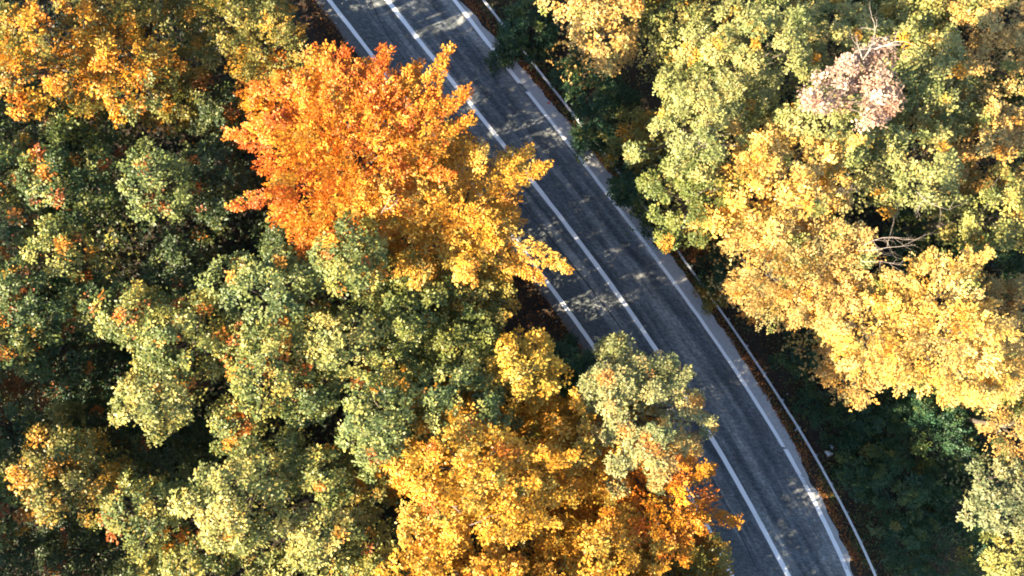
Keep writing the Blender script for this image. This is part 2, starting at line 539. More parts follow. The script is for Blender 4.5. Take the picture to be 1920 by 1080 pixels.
def tube(V, F, pts, rads, sides=6):
    pts = np.asarray(pts, float); base = len(V)
    for i, p in enumerate(pts):
        d = pts[min(i + 1, len(pts) - 1)] - pts[max(i - 1, 0)]
        d = d / max(np.linalg.norm(d), 1e-9)
        u = np.cross(d, [0.3, 0.9, 0.2]); u /= max(np.linalg.norm(u), 1e-9); w = np.cross(d, u)
        for j in range(sides):
            a = 2 * math.pi * j / sides
            V.append(p + (u * math.cos(a) + w * math.sin(a)) * rads[i])
    for i in range(len(pts) - 1):
        for j in range(sides):
            F.append((base + i * sides + j, base + i * sides + (j + 1) % sides, base + (i + 1) * sides + (j + 1) % sides, base + (i + 1) * sides + j))
    F.append(tuple(base + j for j in range(sides - 1, -1, -1)))
    F.append(tuple(base + (len(pts) - 1) * sides + j for j in range(sides)))

# leaf albedo palettes: main tones with weights, accent tones, share of accent patches
PAL = {
 'flame':  dict(main=[((0.50, 0.138, 0.013), 3), ((0.52, 0.182, 0.016), 3), ((0.53, 0.25, 0.026), 1.6), ((0.46, 0.096, 0.012), 1.4)], acc=[(0.50, 0.29, 0.04), (0.22, 0.18, 0.04)], f=0.12),
 'amber':  dict(main=[((0.54, 0.27, 0.032), 3), ((0.50, 0.20, 0.020), 1.3), ((0.54, 0.34, 0.07), 1.8)], acc=[(0.22, 0.20, 0.04)], f=0.08),
 'gold':   dict(main=[((0.52, 0.27, 0.030), 3), ((0.48, 0.21, 0.020), 2), ((0.42, 0.28, 0.05), 1.2)], acc=[(0.20, 0.17, 0.035), (0.40, 0.11, 0.014)], f=0.14),
 'deep':   dict(main=[((0.46, 0.17, 0.012), 3), ((0.48, 0.22, 0.018), 2), ((0.40, 0.11, 0.01), 1.5)], acc=[(0.20, 0.16, 0.03)], f=0.12),
 'yellow': dict(main=[((0.56, 0.365, 0.095), 3), ((0.54, 0.315, 0.06), 2), ((0.50, 0.37, 0.13), 1.3)], acc=[(0.46, 0.22, 0.03), (0.2, 0.21, 0.055)], f=0.24),
 'tan':    dict(main=[((0.47, 0.30, 0.095), 3), ((0.43, 0.245, 0.06), 2), ((0.33, 0.26, 0.095), 1.6)], acc=[(0.15, 0.16, 0.045), (0.19, 0.20, 0.055), (0.40, 0.18, 0.03)], f=0.36),
 'olive':  dict(main=[((0.20, 0.165, 0.036), 2), ((0.14, 0.14, 0.034), 2), ((0.31, 0.175, 0.024), 1.2)], acc=[(0.46, 0.20, 0.02)], f=0.22),
 'oak':    dict(main=[((0.098, 0.122, 0.030), 3), ((0.056, 0.084, 0.025), 3), ((0.20, 0.19, 0.046), 1.2)], acc=[(0.42, 0.15, 0.02), (0.28, 0.085, 0.018), (0.46, 0.24, 0.03), (0.22, 0.06, 0.014)], f=0.30),
 'mint':   dict(main=[((0.155, 0.178, 0.052), 3), ((0.080, 0.110, 0.036), 2.8), ((0.27, 0.255, 0.068), 1.2)], acc=[(0.42, 0.19, 0.025), (0.28, 0.09, 0.02)], f=0.20),
 'pale':   dict(main=[((0.235, 0.225, 0.055), 3), ((0.105, 0.130, 0.036), 3), ((0.36, 0.275, 0.055), 1.0)], acc=[(0.46, 0.19, 0.022), (0.42, 0.13, 0.018), (0.27, 0.08, 0.016)], f=0.30),
 'teal':   dict(main=[((0.040, 0.062, 0.022), 3), ((0.060, 0.082, 0.027), 2), ((0.105, 0.112, 0.030), 1)], acc=[(0.28, 0.10, 0.02), (0.16, 0.05, 0.014)], f=0.16),
 'dark':   dict(main=[((0.028, 0.068, 0.034), 3), ((0.042, 0.086, 0.036), 2), ((0.090, 0.12, 0.032), 1.0)], acc=[(0.14, 0.13, 0.03)], f=0.06),
 'rust':   dict(main=[((0.26, 0.095, 0.022), 2), ((0.19, 0.07, 0.02), 2), ((0.16, 0.13, 0.04), 1)], acc=[(0.12, 0.14, 0.05)], f=0.25),
 'green':  dict(main=[((0.155, 0.165, 0.038), 3), ((0.098, 0.120, 0.030), 2.2), ((0.26, 0.225, 0.052), 1.2)], acc=[(0.40, 0.20, 0.03)], f=0.06),
 'lime':   dict(main=[((0.26, 0.245, 0.068), 3), ((0.135, 0.150, 0.042), 2.6), ((0.38, 0.30, 0.08), 1.3)], acc=[(0.44, 0.21, 0.03), (0.42, 0.28, 0.05)], f=0.12),
 'fern':   dict(main=[((0.235, 0.235, 0.080), 3), ((0.16, 0.178, 0.056), 2.2), ((0.33, 0.28, 0.09), 1.2)], acc=[(0.44, 0.22, 0.03), (0.40, 0.27, 0.05)], f=0.10),
 'brass':  dict(main=[((0.51, 0.205, 0.016), 3), ((0.50, 0.27, 0.03), 1.6), ((0.20, 0.165, 0.032), 2.0), ((0.44, 0.14, 0.012), 1.2)], acc=[(0.13, 0.14, 0.035)], f=0.3),
 'mustard': dict(main=[((0.46, 0.30, 0.045), 3), ((0.30, 0.235, 0.05), 1.6), ((0.52, 0.29, 0.035), 2.4)], acc=[(0.16, 0.16, 0.04)], f=0.15),
 'sage':   dict(main=[((0.225, 0.215, 0.082), 3), ((0.16, 0.168, 0.062), 2), ((0.36, 0.27, 0.10), 1.0)], acc=[(0.15, 0.17, 0.07), (0.42, 0.2, 0.05)], f=0.2),
 'ash':    dict(main=[((0.18, 0.185, 0.085), 2), ((0.12, 0.138, 0.062), 2), ((0.29, 0.265, 0.11), 1)], acc=[(0.38, 0.25, 0.06)], f=0.08),
 'pink':   dict(main=[((0.38, 0.255, 0.185), 3), ((0.29, 0.185, 0.13), 2), ((0.48, 0.35, 0.27), 1)], acc=[(0.40, 0.22, 0.14)], f=0.08),
}

def crown_leaves(seed, cx_, cy_, r, top, pal, style, dens=1.0, depth=None, leaf=0.17, lobes=None, squash=1.0, ang=0.0, boughs=(), skirt=0.42, grad=None):
    """returns quads, colours and limb tips of one crown"""
    rng = np.random.default_rng(seed)
    P = PAL[pal]
    depth = depth or min(r * 1.25, 5.0)
    ph = rng.uniform(0, 6.28, 4); am = rng.uniform(0.05, 0.13, 4)
    def rad(a):
        return r * (1 + am[0] * np.sin(2 * a + ph[0]) + am[1] * np.sin(3 * a + ph[1]) + am[2] * np.sin(5 * a + ph[2]) + am[3] * 0.8 * np.sin(8 * a + ph[3]))
    rl = np.clip(0.235 * r, 0.40, 0.72)                         # lobe radius
    nl = lobes or int(max(7, 1.22 * (r / rl) ** 2))
    tips = []
    for k in range(nl):                                        # best-candidate sampling over the crown's plan
        best, bd = None, -1
        for c in range(10):
            a = rng.uniform(0, 6.283); q = math.sqrt(rng.uniform(0, 1))
            rr_ = q * (rad(a) - rl * 0.55)
            p = np.array([rr_ * math.cos(a), rr_ * math.sin(a) * squash, q])
            d = min([np.hypot(*(p[:2] - t[:2])) for t in tips], default=9)
            if d > bd: best, bd = p, d
        tips.append(best)
    tips = np.array(tips)
    q = tips[:, 2]
    z = top - rl * 0.7 - depth * (0.62 * q ** 2.6) - rng.uniform(0, 0.38, nl) * depth
    if ang:
        ca, sa = math.cos(ang), math.sin(ang)
        tips[:, :2] = tips[:, :2] @ np.array([[ca, sa], [-sa, ca]])
    T = np.stack([cx_ + tips[:, 0], cy_ + tips[:, 1], z], 1)
    # a lower skirt of lobes gives the crown depth
    nlow = int(nl * skirt)
    pick = rng.choice(nl, nlow, replace=nlow > nl)
    low = T[pick] + np.stack([rng.normal(0, 0.35, nlow) * rl, rng.normal(0, 0.35, nlow) * rl, -rng.uniform(0.9, 2.0 + 2.2 * (skirt > 0.6), nlow) * rl * 1.3], 1)
    T = np.concatenate([T, low])
    n = len(T)
    ctr = np.array([cx_, cy_, top - depth * 1.15])
    out = norm(T - ctr)
    lr = rl * rng.uniform(0.72, 1.22, n)
    mainc = np.array([c for c, w in P['main']]); w = np.array([w for c, w in P['main']], float); w /= w.sum()
    lobe_c = mainc[rng.choice(len(mainc), n, p=w)]
    # clumps over each lobe
    per = np.maximum(6, (25 * dens * (lr / 0.75) ** 2)).astype(int)
    idx = np.repeat(np.arange(n), per)
    m = len(idx)
    d = norm(rng.normal(0, 1, (m, 3)) + out[idx] * 0.75 + np.array([0, 0, 0.45]))
    sh = rng.uniform(0.5, 1.0, m)
    C = T[idx] + d * (lr[idx] * sh)[:, None] * np.array([1.05, 1.05, 0.8])
    A = norm(d + 0.5 * out[idx] + np.array([0, 0, 0.5]) + rng.normal(0, 0.25, (m, 3)))
    col = lobe_c[idx].copy()
    mixm = rng.uniform(0, 1, m) < 0.45
    col[mixm] = mainc[rng.choice(len(mainc), mixm.sum(), p=w)]
    if grad is not None:                                       # one side of the crown takes tones of a second palette
        pal2, gd = grad
        m2 = np.array([c for c, w_ in PAL[pal2]['main']])
        tt = ((C[:, 0] - cx_) * gd[0] + (C[:, 1] - cy_) * gd[1]) / r
        pick2 = rng.uniform(0, 1, m) < 1 / (1 + np.exp(-5 * (tt - 0.5)))
        col[pick2] = m2[rng.choice(len(m2), pick2.sum())]
    # accent patches
    na = max(1, int(P['f'] * m / 7))
    ac = C[rng.choice(m, na)]
    dist = np.linalg.norm(C[:, None, :] - ac[None], axis=2)
    near = dist.min(1) < rng.uniform(0.06, 0.40, na)[dist.argmin(1)]
    accs = np.array(P['acc'])
    col[near] = accs[rng.integers(0, len(accs), na)[dist.argmin(1)]][near]
    col *= np.exp(rng.normal(0, 0.13, (m, 1)))
    size = rng.uniform(0.22, 0.43, m)
    if style == 'fine':
        Q, K = rosettes(rng, C, A, size * 0.8, 28, leaf * 0.82, col)
    elif style == 'rosette':
        Q, K = rosettes(rng, C, A, size, 20, leaf * 1.03, col)
    elif style == 'frond':
        Ah = norm(A * np.array([1, 1, 0.45]) + out[idx] * np.array([0.5, 0.5, 0]))
        Q, K = fronds(rng, C - Ah * 0.25, Ah, size * 2.4, 26, leaf * 0.88, col)
    else:
        hm = m // 2
        Ah = norm(A * np.array([1, 1, 0.5]))
        Q1, K1 = rosettes(rng, C[:hm], A[:hm], size[:hm], 20, leaf * 0.97, col[:hm])
        Q2, K2 = fronds(rng, C[hm:] - Ah[hm:] * 0.2, Ah[hm:], size[hm:] * 2.1, 23, leaf * 0.88, col[hm:])
        Q = np.concatenate([Q1, Q2]); K = np.concatenate([K1, K2])
    # boughs: tapering sprays that break the outline
    bl = list(boughs)
    if style in ('frond', 'mixed') and r > 1.6:
        for a in rng.uniform(0, 6.283, int(5 + 4 * r * (style == 'frond'))):
            R_ = rad(a)
            p0 = np.array([cx_ + 0.72 * R_ * math.cos(a + ang), cy_ + 0.72 * R_ * math.sin(a + ang), top - depth * rng.uniform(0.25, 0.7)])
            a2 = a + ang + rng.normal(0, 0.3)
            bl.append((p0, p0 + np.array([math.cos(a2), math.sin(a2), rng.uniform(-0.25, 0.15)]) * R_ * rng.uniform(0.24, 0.38)))
    tw = []
    for p0, p1 in bl:
        d0 = p1 - p0; ln = np.linalg.norm(d0); d0 = d0 / ln
        sd = np.array([-d0[1], d0[0], 0.0])
        nb = max(14, int(ln * 20))
        t = rng.uniform(0, 1, nb) ** 0.8; sg = rng.choice([-1.0, 0.0, 1.0], nb)
        wd = 0.27 * ln * (1 - t)
        C2 = p0 + d0 * (t * ln)[:, None] + sd * (sg * wd * rng.uniform(0, 0.8, nb))[:, None] + np.stack([np.zeros(nb), np.zeros(nb), rng.normal(0, 0.08, nb)], 1)
        A2 = norm(d0 + sd * (sg * rng.uniform(0.2, 0.7, nb))[:, None] + rng.normal(0, 0.12, (nb, 3)))
        bc = mainc[rng.choice(len(mainc), p=w)]
        c2 = np.where(rng.uniform(0, 1, (nb, 1)) < 0.6, bc, mainc[rng.choice(len(mainc), nb, p=w)])
        q2, k2 = fronds(rng, C2, A2, rng.uniform(0.34, 0.58, nb), 17, leaf * 0.82, c2)
        Q = np.concatenate([Q, q2]); K = np.concatenate([K, k2])
        tw.append(p0 + d0 * ln * 0.9)
    return Q, K, (np.concatenate([T[:nl], np.array(tw)]) if tw else T[:nl])

# boughs seen reaching out of single crowns: start, end (photo px), metres below the top
BOUGHS = {
 (650, 278): [(685, 215, 724, 90, 1.4), (755, 255, 838, 95, 1.6), (770, 250, 872, 172, 1.8), (630, 220, 615, 120, 1.4), (780, 285, 876, 226, 2.0), (740, 230, 770, 130, 1.7), (580, 220, 560, 140, 1.6), (520, 250, 432, 250, 2.0), (520, 360, 440, 385, 2.2), (560, 180, 480, 165, 2.0), (690, 160, 665, 120, 1.8)],
 (842, 400): [(890, 360, 1024, 312, 1.8), (900, 425, 1062, 500, 2.3), (900, 330, 905, 280, 1.5), (930, 470, 1010, 520, 3.0), (930, 320, 990, 285, 2.2)],
 (1240, 945): [(1300, 960, 1380, 978, 3.0), (1290, 1000, 1345, 1020, 3.2), (1300, 900, 1340, 880, 2.6)],
 (1212, 792): [(1270, 760, 1330, 790, 2.0), (1250, 740, 1290, 700, 2.0)],
 (500, 90): [(510, 80, 542, 55, 1.0), (500, 60, 470, 20, 1.0)],
 (1772, 618): [(1800, 520, 1850, 478, 2.0), (1720, 520, 1745, 478, 2.0)],
}
def lower_leaves(seed, cx_, cy_, r, z0, z1, pal, amount):
    """the shaded foliage lower down, under the sunlit top"""
    rng = np.random.default_rng(seed)
    mainc = np.array([c for c, w in PAL[pal]['main']]); w = np.array([w for c, w in PAL[pal]['main']], float); w /= w.sum()
    nf = int(amount * 26 * r * r)
    a = rng.uniform(0, 6.283, nf); q_ = np.sqrt(rng.uniform(0, 1, nf)) * 0.9 * r
    t = rng.uniform(0, 1, nf)
    zz = z0 + (z1 - z0) * t
    q_ = q_ * (0.75 + 0.25 * (1 - t))
    Cf = np.stack([cx_ + q_ * np.cos(a), cy_ + q_ * np.sin(a), zz], 1)
    Af = norm(rng.normal(0, 0.5, (nf, 3)) + np.array([0, 0, 0.9]))
    return rosettes(rng, Cf, Af, rng.uniform(0.4, 0.65, nf), 9, 0.27, mainc[rng.choice(len(mainc), nf, p=w)])

DENS = {(985, 705): 1.1, (1212, 792): 1.6}
GRAD = {(985, 705): ('gold', (0.2, -0.9)), (650, 278): ('amber', (0.75, -0.66)), (1212, 792): ('tan', (0.8, -0.6)), (842, 400): ('mustard', (-0.1, -1.0)), (1075, 872): ('deep', (0.7, -0.7)), (1300, 370): ('dark', (-1, 0)), (1480, 345): ('tan', (0.3, -0.9))}  # second palette and side per crown; dark is for a side in shade
LEFT, RIGHT = 'trees of the forest left of the road', 'trees of the forest right of the road'
TOTAL = [0]

def wood(seed, base, fork, tips, r0, parent, limit=16):
    """trunk that splits into limbs reaching for the crown's lobes, local to the base"""
    rng = np.random.default_rng(seed + 5)
    V, F = [], []
    base = np.asarray(base, float); fork = np.asarray(fork, float)
    b0 = np.zeros(3); f0 = fork - base
    pts = [b0 + np.array([0, 0, -0.3]), b0 + np.array([0, 0, 0.15])]
    for t in (0.35, 0.7, 1.0):
        pts.append(b0 + f0 * t + rng.normal(0, 0.08, 3) * np.array([1, 1, 0]))
    tube(V, F, pts, [r0 * 1.7, r0 * 1.15, r0 * 0.92, r0 * 0.78, r0 * 0.6], 8)
    for t in tips[:limit]:
        e = t - base
        s = b0 + f0 * rng.uniform(0.72, 1.0)
        mid = s * 0.5 + e * 0.5 + np.array([0, 0, -0.12 * np.linalg.norm(e - s)]) + rng.normal(0, 0.1, 3)
        tube(V, F, [s, mid, e * 0.85 + mid * 0.15, e], [r0 * 0.42, r0 * 0.26, r0 * 0.12, 0.012], 5)
    return mesh_obj('trunk', V, F, M_BARK, parent, smooth=True)

def tree(px, py, rpx, top, pal, style, label, group, name='deciduous_tree', dens=1.0, leaf=0.138, depth=None, squash=1.0, ang=0.0, cat='tree', skirt=0.42, fill=0.0):
    seed = int(px * 7 + py * 13 + rpx) % 100000
    # ground height under the crown, then the crown's real place
    zt = top * 0.9
    for _ in range(3):
        x, y = px2w(px, py, zt)
        g = gz(float(x), float(y))
        zt = g + top * 0.88
    k = (CAM_H - zt) / CAM_H / PPM
    r = rpx * k * ((0.85 if style == 'rosette' and 70 < px < 700 else 0.93) if top > 9 else 1.0)
    x, y = float(x), float(y)
    g = gz(x, y)
    T_abs = g + top
    bg = []
    for (a0, b0, a1, b1, dz) in BOUGHS.get((px, py), ()):
        x0, y0 = px2w(a0, b0, T_abs - dz); x1, y1 = px2w(a1, b1, T_abs - dz)
        bg.append((np.array([float(x0), float(y0), T_abs - dz]), np.array([float(x1), float(y1), T_abs - dz - 0.1])))
    Q, K, tips = crown_leaves(seed, x, y, r, T_abs, pal, style, dens, depth, leaf, squash=squash, ang=ang, boughs=bg, skirt=skirt, grad=GRAD.get((px, py)))
    bx_, by_ = x, y
    s = float(s_of(bx_, by_))
    if -5.2 < s < 0: bx_ -= (5.2 + s) / 0.82
    if 0 <= s < 6.4: bx_ += (6.4 - s) / 0.82
    base = (bx_, by_, gz(bx_, by_))
    root = empty(name, base)
    tag(root, label, cat, group)
    dpt = depth or min(r * 1.25, 5.0)
    fork = (x * 0.8 + bx_ * 0.2, y, max(T_abs - dpt * 1.25, base[2] + top * 0.35))
    wood(seed, base, fork, tips, 0.05 + 0.011 * top + 0.012 * r, root, limit=22)
    c = leaves_object('crown', Q, K, root, base)
    if fill > 0:
        ql, kl = lower_leaves(seed + 3, x, y, r, base[2] + 2.0, T_abs - dpt * 0.75, pal, fill)
        leaves_object('lower_crown', ql, kl, root, base, simple=True)
        TOTAL[0] += len(ql) // 2
    TOTAL[0] += len(Q)
    return root

# columns: px, py, radius px, height m, palette, clump style, label
T_LEFT = [
 (52, 95, 112, 17.0, 'brass', 'mixed', 'golden orange tree in the upper left corner'),
 (225, 128, 98, 15.5, 'brass', 'mixed', 'golden orange tree right of the golden corner tree, with hanging orange sprays'),
 (210, 15, 90, 15.5, 'olive', 'mixed', 'olive gold tree at the top edge between the two golden orange trees'),
 (425, 25, 105, 15.0, 'olive', 'mixed', 'olive gold tree at the top edge nearest the road'),
 (500, 90, 66, 15.0, 'olive', 'frond', 'small brownish orange tree beside the dark verge, just above the flame orange tree'),
 (320, 165, 70, 12.0, 'olive', 'mixed', 'shaded olive brown tree below the golden tree with hanging sprays'),
 (405, 200, 85, 12.0, 'teal', 'rosette', 'dull green tree between the golden orange trees and the flame orange tree'),
 (650, 278, 192, 18.0, 'flame', 'frond', 'flame orange tree with spiky sprays reaching over the left road lane'),
 (842, 400, 146, 16.5, 'amber', 'frond', 'amber yellow tree below the flame orange tree, hanging over the road edge line'),
 (545, 185, 70, 13.5, 'deep', 'frond', 'dark amber tree tucked behind the upper left side of the flame orange tree'),
 (15, 200, 65, 11.0, 'teal', 'rosette', 'dark green tree at the left edge just below the golden corner tree'),
 (120, 255, 80, 11.5, 'teal', 'rosette', 'shaded green tree directly below the golden corner tree'),
 (100, 325, 115, 14.0, 'oak', 'rosette', 'green tree with orange flecks near the left edge, third of the way down'),
 (290, 340, 78, 14.0, 'mint', 'rosette', 'pale topped green tree standing alone among dark gaps left of the flame orange tree'),
 (395, 330, 85, 12.5, 'teal', 'rosette', 'bluish green tree touching the left side of the flame orange tree'),
 (30, 415, 80, 13.0, 'oak', 'rosette', 'green tree with rusty patches at the left edge above the middle'),
 (105, 470, 75, 13.5, 'pale', 'rosette', 'pale tree with a bright orange clump near the left edge at mid height'),
 (335, 500, 82, 11.0, 'teal', 'rosette', 'shaded green tree beside the large dark gap in the left forest'),
 (535, 440, 62, 10.0, 'teal', 'rosette', 'dark green tree showing from under the flame orange tree'),
 (505, 545, 122, 15.5, 'mint', 'rosette', 'large mint green tree in the middle of the left forest'),
 (662, 482, 80, 17.5, 'pale', 'rosette', 'small pale yellow tree against the lower left of the amber tree'),
 (45, 560, 95, 14.0, 'oak', 'rosette', 'grey green tree at the left edge halfway down'),
 (165, 565, 84, 12.5, 'oak', 'rosette', 'shaded green tree with few orange flecks right of the left edge at mid height'),
 (245, 590, 72, 14.0, 'pale', 'rosette', 'pale green tree with orange tips just left of the mint green tree'),
 (90, 660, 72, 12.0, 'teal', 'rosette', 'dark green tree above the rust brown tree at the left edge'),
 (335, 640, 102, 15.0, 'pale', 'rosette', 'pale yellow green tree with orange clumps above the round yellow green tree'),
 (18, 720, 66, 10.5, 'rust', 'mixed', 'shaded rust brown tree at the left edge'),
 (158, 705, 80, 6.0, 'dark', 'mixed', 'low nearly black tree in the dark gap left of the round yellow green tree'),  # added so that no sunlit ground shows in the shaded gap
 (-12, 300, 72, 14.0, 'oak', 'rosette', 'green tree cut by the left edge, upper one of the two above mid height'),
 (-18, 640, 82, 14.0, 'oak', 'rosette', 'green tree cut by the left edge just above the rust brown tree'),
 (-10, 820, 80, 13.0, 'teal', 'rosette', 'dark green tree cut by the left edge below the rust brown tree'),
 (-14, 955, 78, 13.5, 'oak', 'rosette', 'green tree cut by the left edge beside the olive tree with orange clumps'),
 (160, 800, 60, 9.0, 'teal', 'rosette', 'shaded green tree between the olive tree and the round yellow green tree'),
 (292, 750, 82, 15.0, 'lime', 'rosette', 'round yellow green tree with a dark gap below it in the left forest'),
 (505, 680, 115, 15.5, 'pale', 'rosette', 'broad pale tree speckled with orange below the mint green tree'),
 (650, 635, 82, 15.5, 'lime', 'rosette', 'light yellow green tree left of the tree beside the dark bank'),
 (765, 575, 98, 15.0, 'green', 'rosette', 'green tree directly under the amber tree'),
 (885, 558, 74, 13.5, 'olive', 'mixed', 'olive tree at the forest edge just below the amber tree'),
 (852, 650, 88, 14.0, 'green', 'mixed', 'yellowish green tree beside the dark leaf strewn bank'),
 (735, 690, 62, 13.5, 'pale', 'rosette', 'small pale tree with orange leaves between the mint pair and the yellow green tree'),
 (440, 800, 58, 13.5, 'pale', 'rosette', 'small pale yellow tree with orange edge above the large cream yellow tree'),
 (575, 735, 72, 13.5, 'mint', 'rosette', 'pale green tree right of the tree speckled with orange'),
 (250, 855, 80, 8.0, 'teal', 'rosette', 'bluish green shaded tree right of the olive orange tree'),
 (345, 850, 66, 8.0, 'teal', 'rosette', 'dark bluish green tree in the gap above the cream yellow tree'),
 (100, 900, 128, 14.0, 'olive', 'rosette', 'olive tree with orange clumps at the lower left edge'),
 (262, 970, 88, 14.0, 'pale', 'rosette', 'pale tree with rusty patches between the olive tree and the cream yellow tree'),
 (450, 935, 122, 16.0, 'lime', 'rosette', 'large cream yellow tree in the lower left forest'),
 (600, 890, 62, 14.5, 'pale', 'rosette', 'small olive yellow tree with orange leaves right of the cream yellow tree'),
 (695, 905, 62, 13.0, 'olive', 'rosette', 'olive gold tree at the left side of the big bottom orange tree'),
 (125, 1065, 90, 8.0, 'teal', 'rosette', 'dark bluish green tree at the bottom edge below the olive tree'),
 (5, 1050, 62, 10.5, 'teal', 'rosette', 'dark green tree filling the lower left corner'),
 (255, 1095, 62, 12.0, 'pale', 'rosette', 'pale tree with orange tips cut by the bottom edge near the left'),
 (370, 1065, 70, 13.0, 'pale', 'rosette', 'pale olive tree at the bottom edge below the cream yellow tree'),
 (515, 1085, 72, 12.5, 'lime', 'rosette', 'yellow green tree at the bottom edge right of the cream yellow tree'),
 (610, 1010, 82, 14.5, 'lime', 'rosette', 'light yellow tree near the bottom edge left of the big orange tree'),
 (690, 1062, 65, 13.0, 'pale', 'mixed', 'pale tree with red clumps at the bottom edge by the big orange tree'),
 (715, 800, 92, 15.5, 'mint', 'rosette', 'left tree of the bright mint green pair above the big orange tree'),
 (852, 762, 98, 15.5, 'mint', 'rosette', 'right tree of the bright mint green pair above the big orange tree'),
 (985, 705, 82, 15.2, 'mustard', 'rosette', 'golden yellow tree at the tip of the forest beside the dark bank'),
 (1070, 735, 78, 9.0, 'dark', 'mixed', 'dark green tree in the notch between the golden tree and the pale roadside tree'),
 (1212, 792, 142, 17.0, 'sage', 'fine', 'pale olive tree with tan tips leaning over the left lane'),
 (880, 915, 172, 17.5, 'gold', 'mixed', 'big orange yellow tree at the bottom centre'),
 (1075, 872, 152, 15.0, 'gold', 'mixed', 'golden orange tree right of the big bottom orange tree'),
 (1240, 945, 92, 15.5, 'deep', 'frond', 'deep orange roadside tree at the bottom, beside the centre line'),
 (1120, 1060, 120, 16.0, 'gold', 'mixed', 'golden tree cut by the bottom edge, right of the bottom centre'),
 (820, 1090, 110, 16.0, 'gold', 'mixed', 'orange tree cut by the bottom edge, left of the bottom centre'),
 (965, 1155, 110, 17.0, 'gold', 'mixed', 'golden tree barely entering at the bottom edge under the big orange tree'),  # added to keep sun patches off the lower road
 (1195, 1160, 105, 16.5, 'deep', 'mixed', 'deep orange tree barely entering at the bottom edge near the road'),  # likewise added for its shade on the lower road
 (1290, 1090, 90, 14.0, 'olive', 'frond', 'brownish olive tree at the bottom edge by the left edge line'),
]
T_RIGHT = [
 (1130, 5, 100, 14.0, 'tan', 'rosette', 'tan yellow tree with orange leaves at the top edge right of the guardrail'),
 (1265, 45, 75, 12.0, 'lime', 'rosette', 'yellow green tree at the top edge right of the tan tree'),
 (1420, 85, 160, 16.0, 'fern', 'fine', 'large pale green tree at the top of the right forest'),
 (1580, 60, 95, 16.0, 'fern', 'fine', 'pale green tree with orange leaves above the bare branch'),
 (1330, 235, 128, 15.0, 'fern', 'fine', 'large grey green tree left of the bright yellow tree'),
 (1295, 370, 92, 13.5, 'green', 'fine', 'green tree between the roadside shrubs and the bright yellow tree'),
 (1480, 345, 150, 15.8, 'yellow', 'mixed', 'bright yellow tree in the middle of the right forest'),
 (1478, 500, 112, 14.0, 'tan', 'frond', 'tan tree below the bright yellow tree, close to the guardrail'),
 (1556, 500, 90, 15.0, 'tan', 'frond', 'golden tan tree with bare twigs on its right side'),
 (1560, 240, 84, 16.6, 'fern', 'rosette', 'yellow green tree below the pinkish dead tree'),
 (1752, 150, 110, 17.6, 'fern', 'rosette', 'yellow green tree right of the pinkish dead tree'),
 (1720, 40, 85, 16.0, 'lime', 'rosette', 'green tree with yellow tips at the top edge near the right corner'),
 (1875, 70, 120, 17.6, 'tan', 'rosette', 'tan yellow tree in the upper right corner'),
 (1870, 250, 105, 17.4, 'tan', 'rosette', 'golden tan tree at the right edge below the corner tree'),
 (1715, 315, 96, 17.2, 'fern', 'rosette', 'green tree above the deep dark gap in the right forest'),
 (1880, 405, 88, 17.0, 'lime', 'rosette', 'yellow green tree at the right edge beside the deep dark gap'),
 (1760, 470, 82, 7.0, 'dark', 'mixed', 'dark green low tree down in the deep gap of the right forest'),
 (1870, 500, 70, 9.0, 'dark', 'mixed', 'shaded green tree at the right edge above the large golden tree'),
 (1772, 618, 128, 17.0, 'yellow', 'frond', 'large golden yellow tree at the right, above the dark hollow'),
 (1645, 618, 84, 15.0, 'yellow', 'frond', 'golden tree joined to the left side of the large golden yellow tree'),
 (1830, 672, 78, 15.0, 'yellow', 'frond', 'golden tree hanging over the dark hollow by the right edge'),
 (1610, 672, 70, 10.5, 'tan', 'frond', 'shaded tan tree at the lower left of the large golden yellow tree'),
 (1915, 610, 80, 14.0, 'tan', 'frond', 'tan tree at the right edge beside the large golden yellow tree'),
 (1898, 805, 46, 11.5, 'tan', 'frond', 'small golden tan tree at the right edge below the golden trees'),
 (1895, 945, 82, 10.5, 'ash', 'rosette', 'pale grey green tree at the right edge in the lower corner'),
 (1915, 1065, 60, 9.5, 'lime', 'rosette', 'yellow green tree in the lower right corner'),
 (1690, 745, 72, 5.0, 'dark', 'mixed', 'dark green tree in the hollow below the shaded tan tree'),
 (1785, 745, 70, 7.0, 'dark', 'mixed', 'dark green tree right under the large golden yellow tree'),
 (1760, 850, 98, 6.0, 'dark', 'frond', 'dark green tree with lighter sprays in the middle of the hollow'),
 (1722, 940, 88, 5.0, 'dark', 'mixed', 'broad dark bluish green tree in the lower right hollow'),
 (1830, 930, 70, 6.0, 'dark', 'mixed', 'black green tree left of the pale grey green tree'),
 (1800, 1058, 78, 6.0, 'dark', 'frond', 'dark olive green tree at the bottom edge of the hollow'),
]
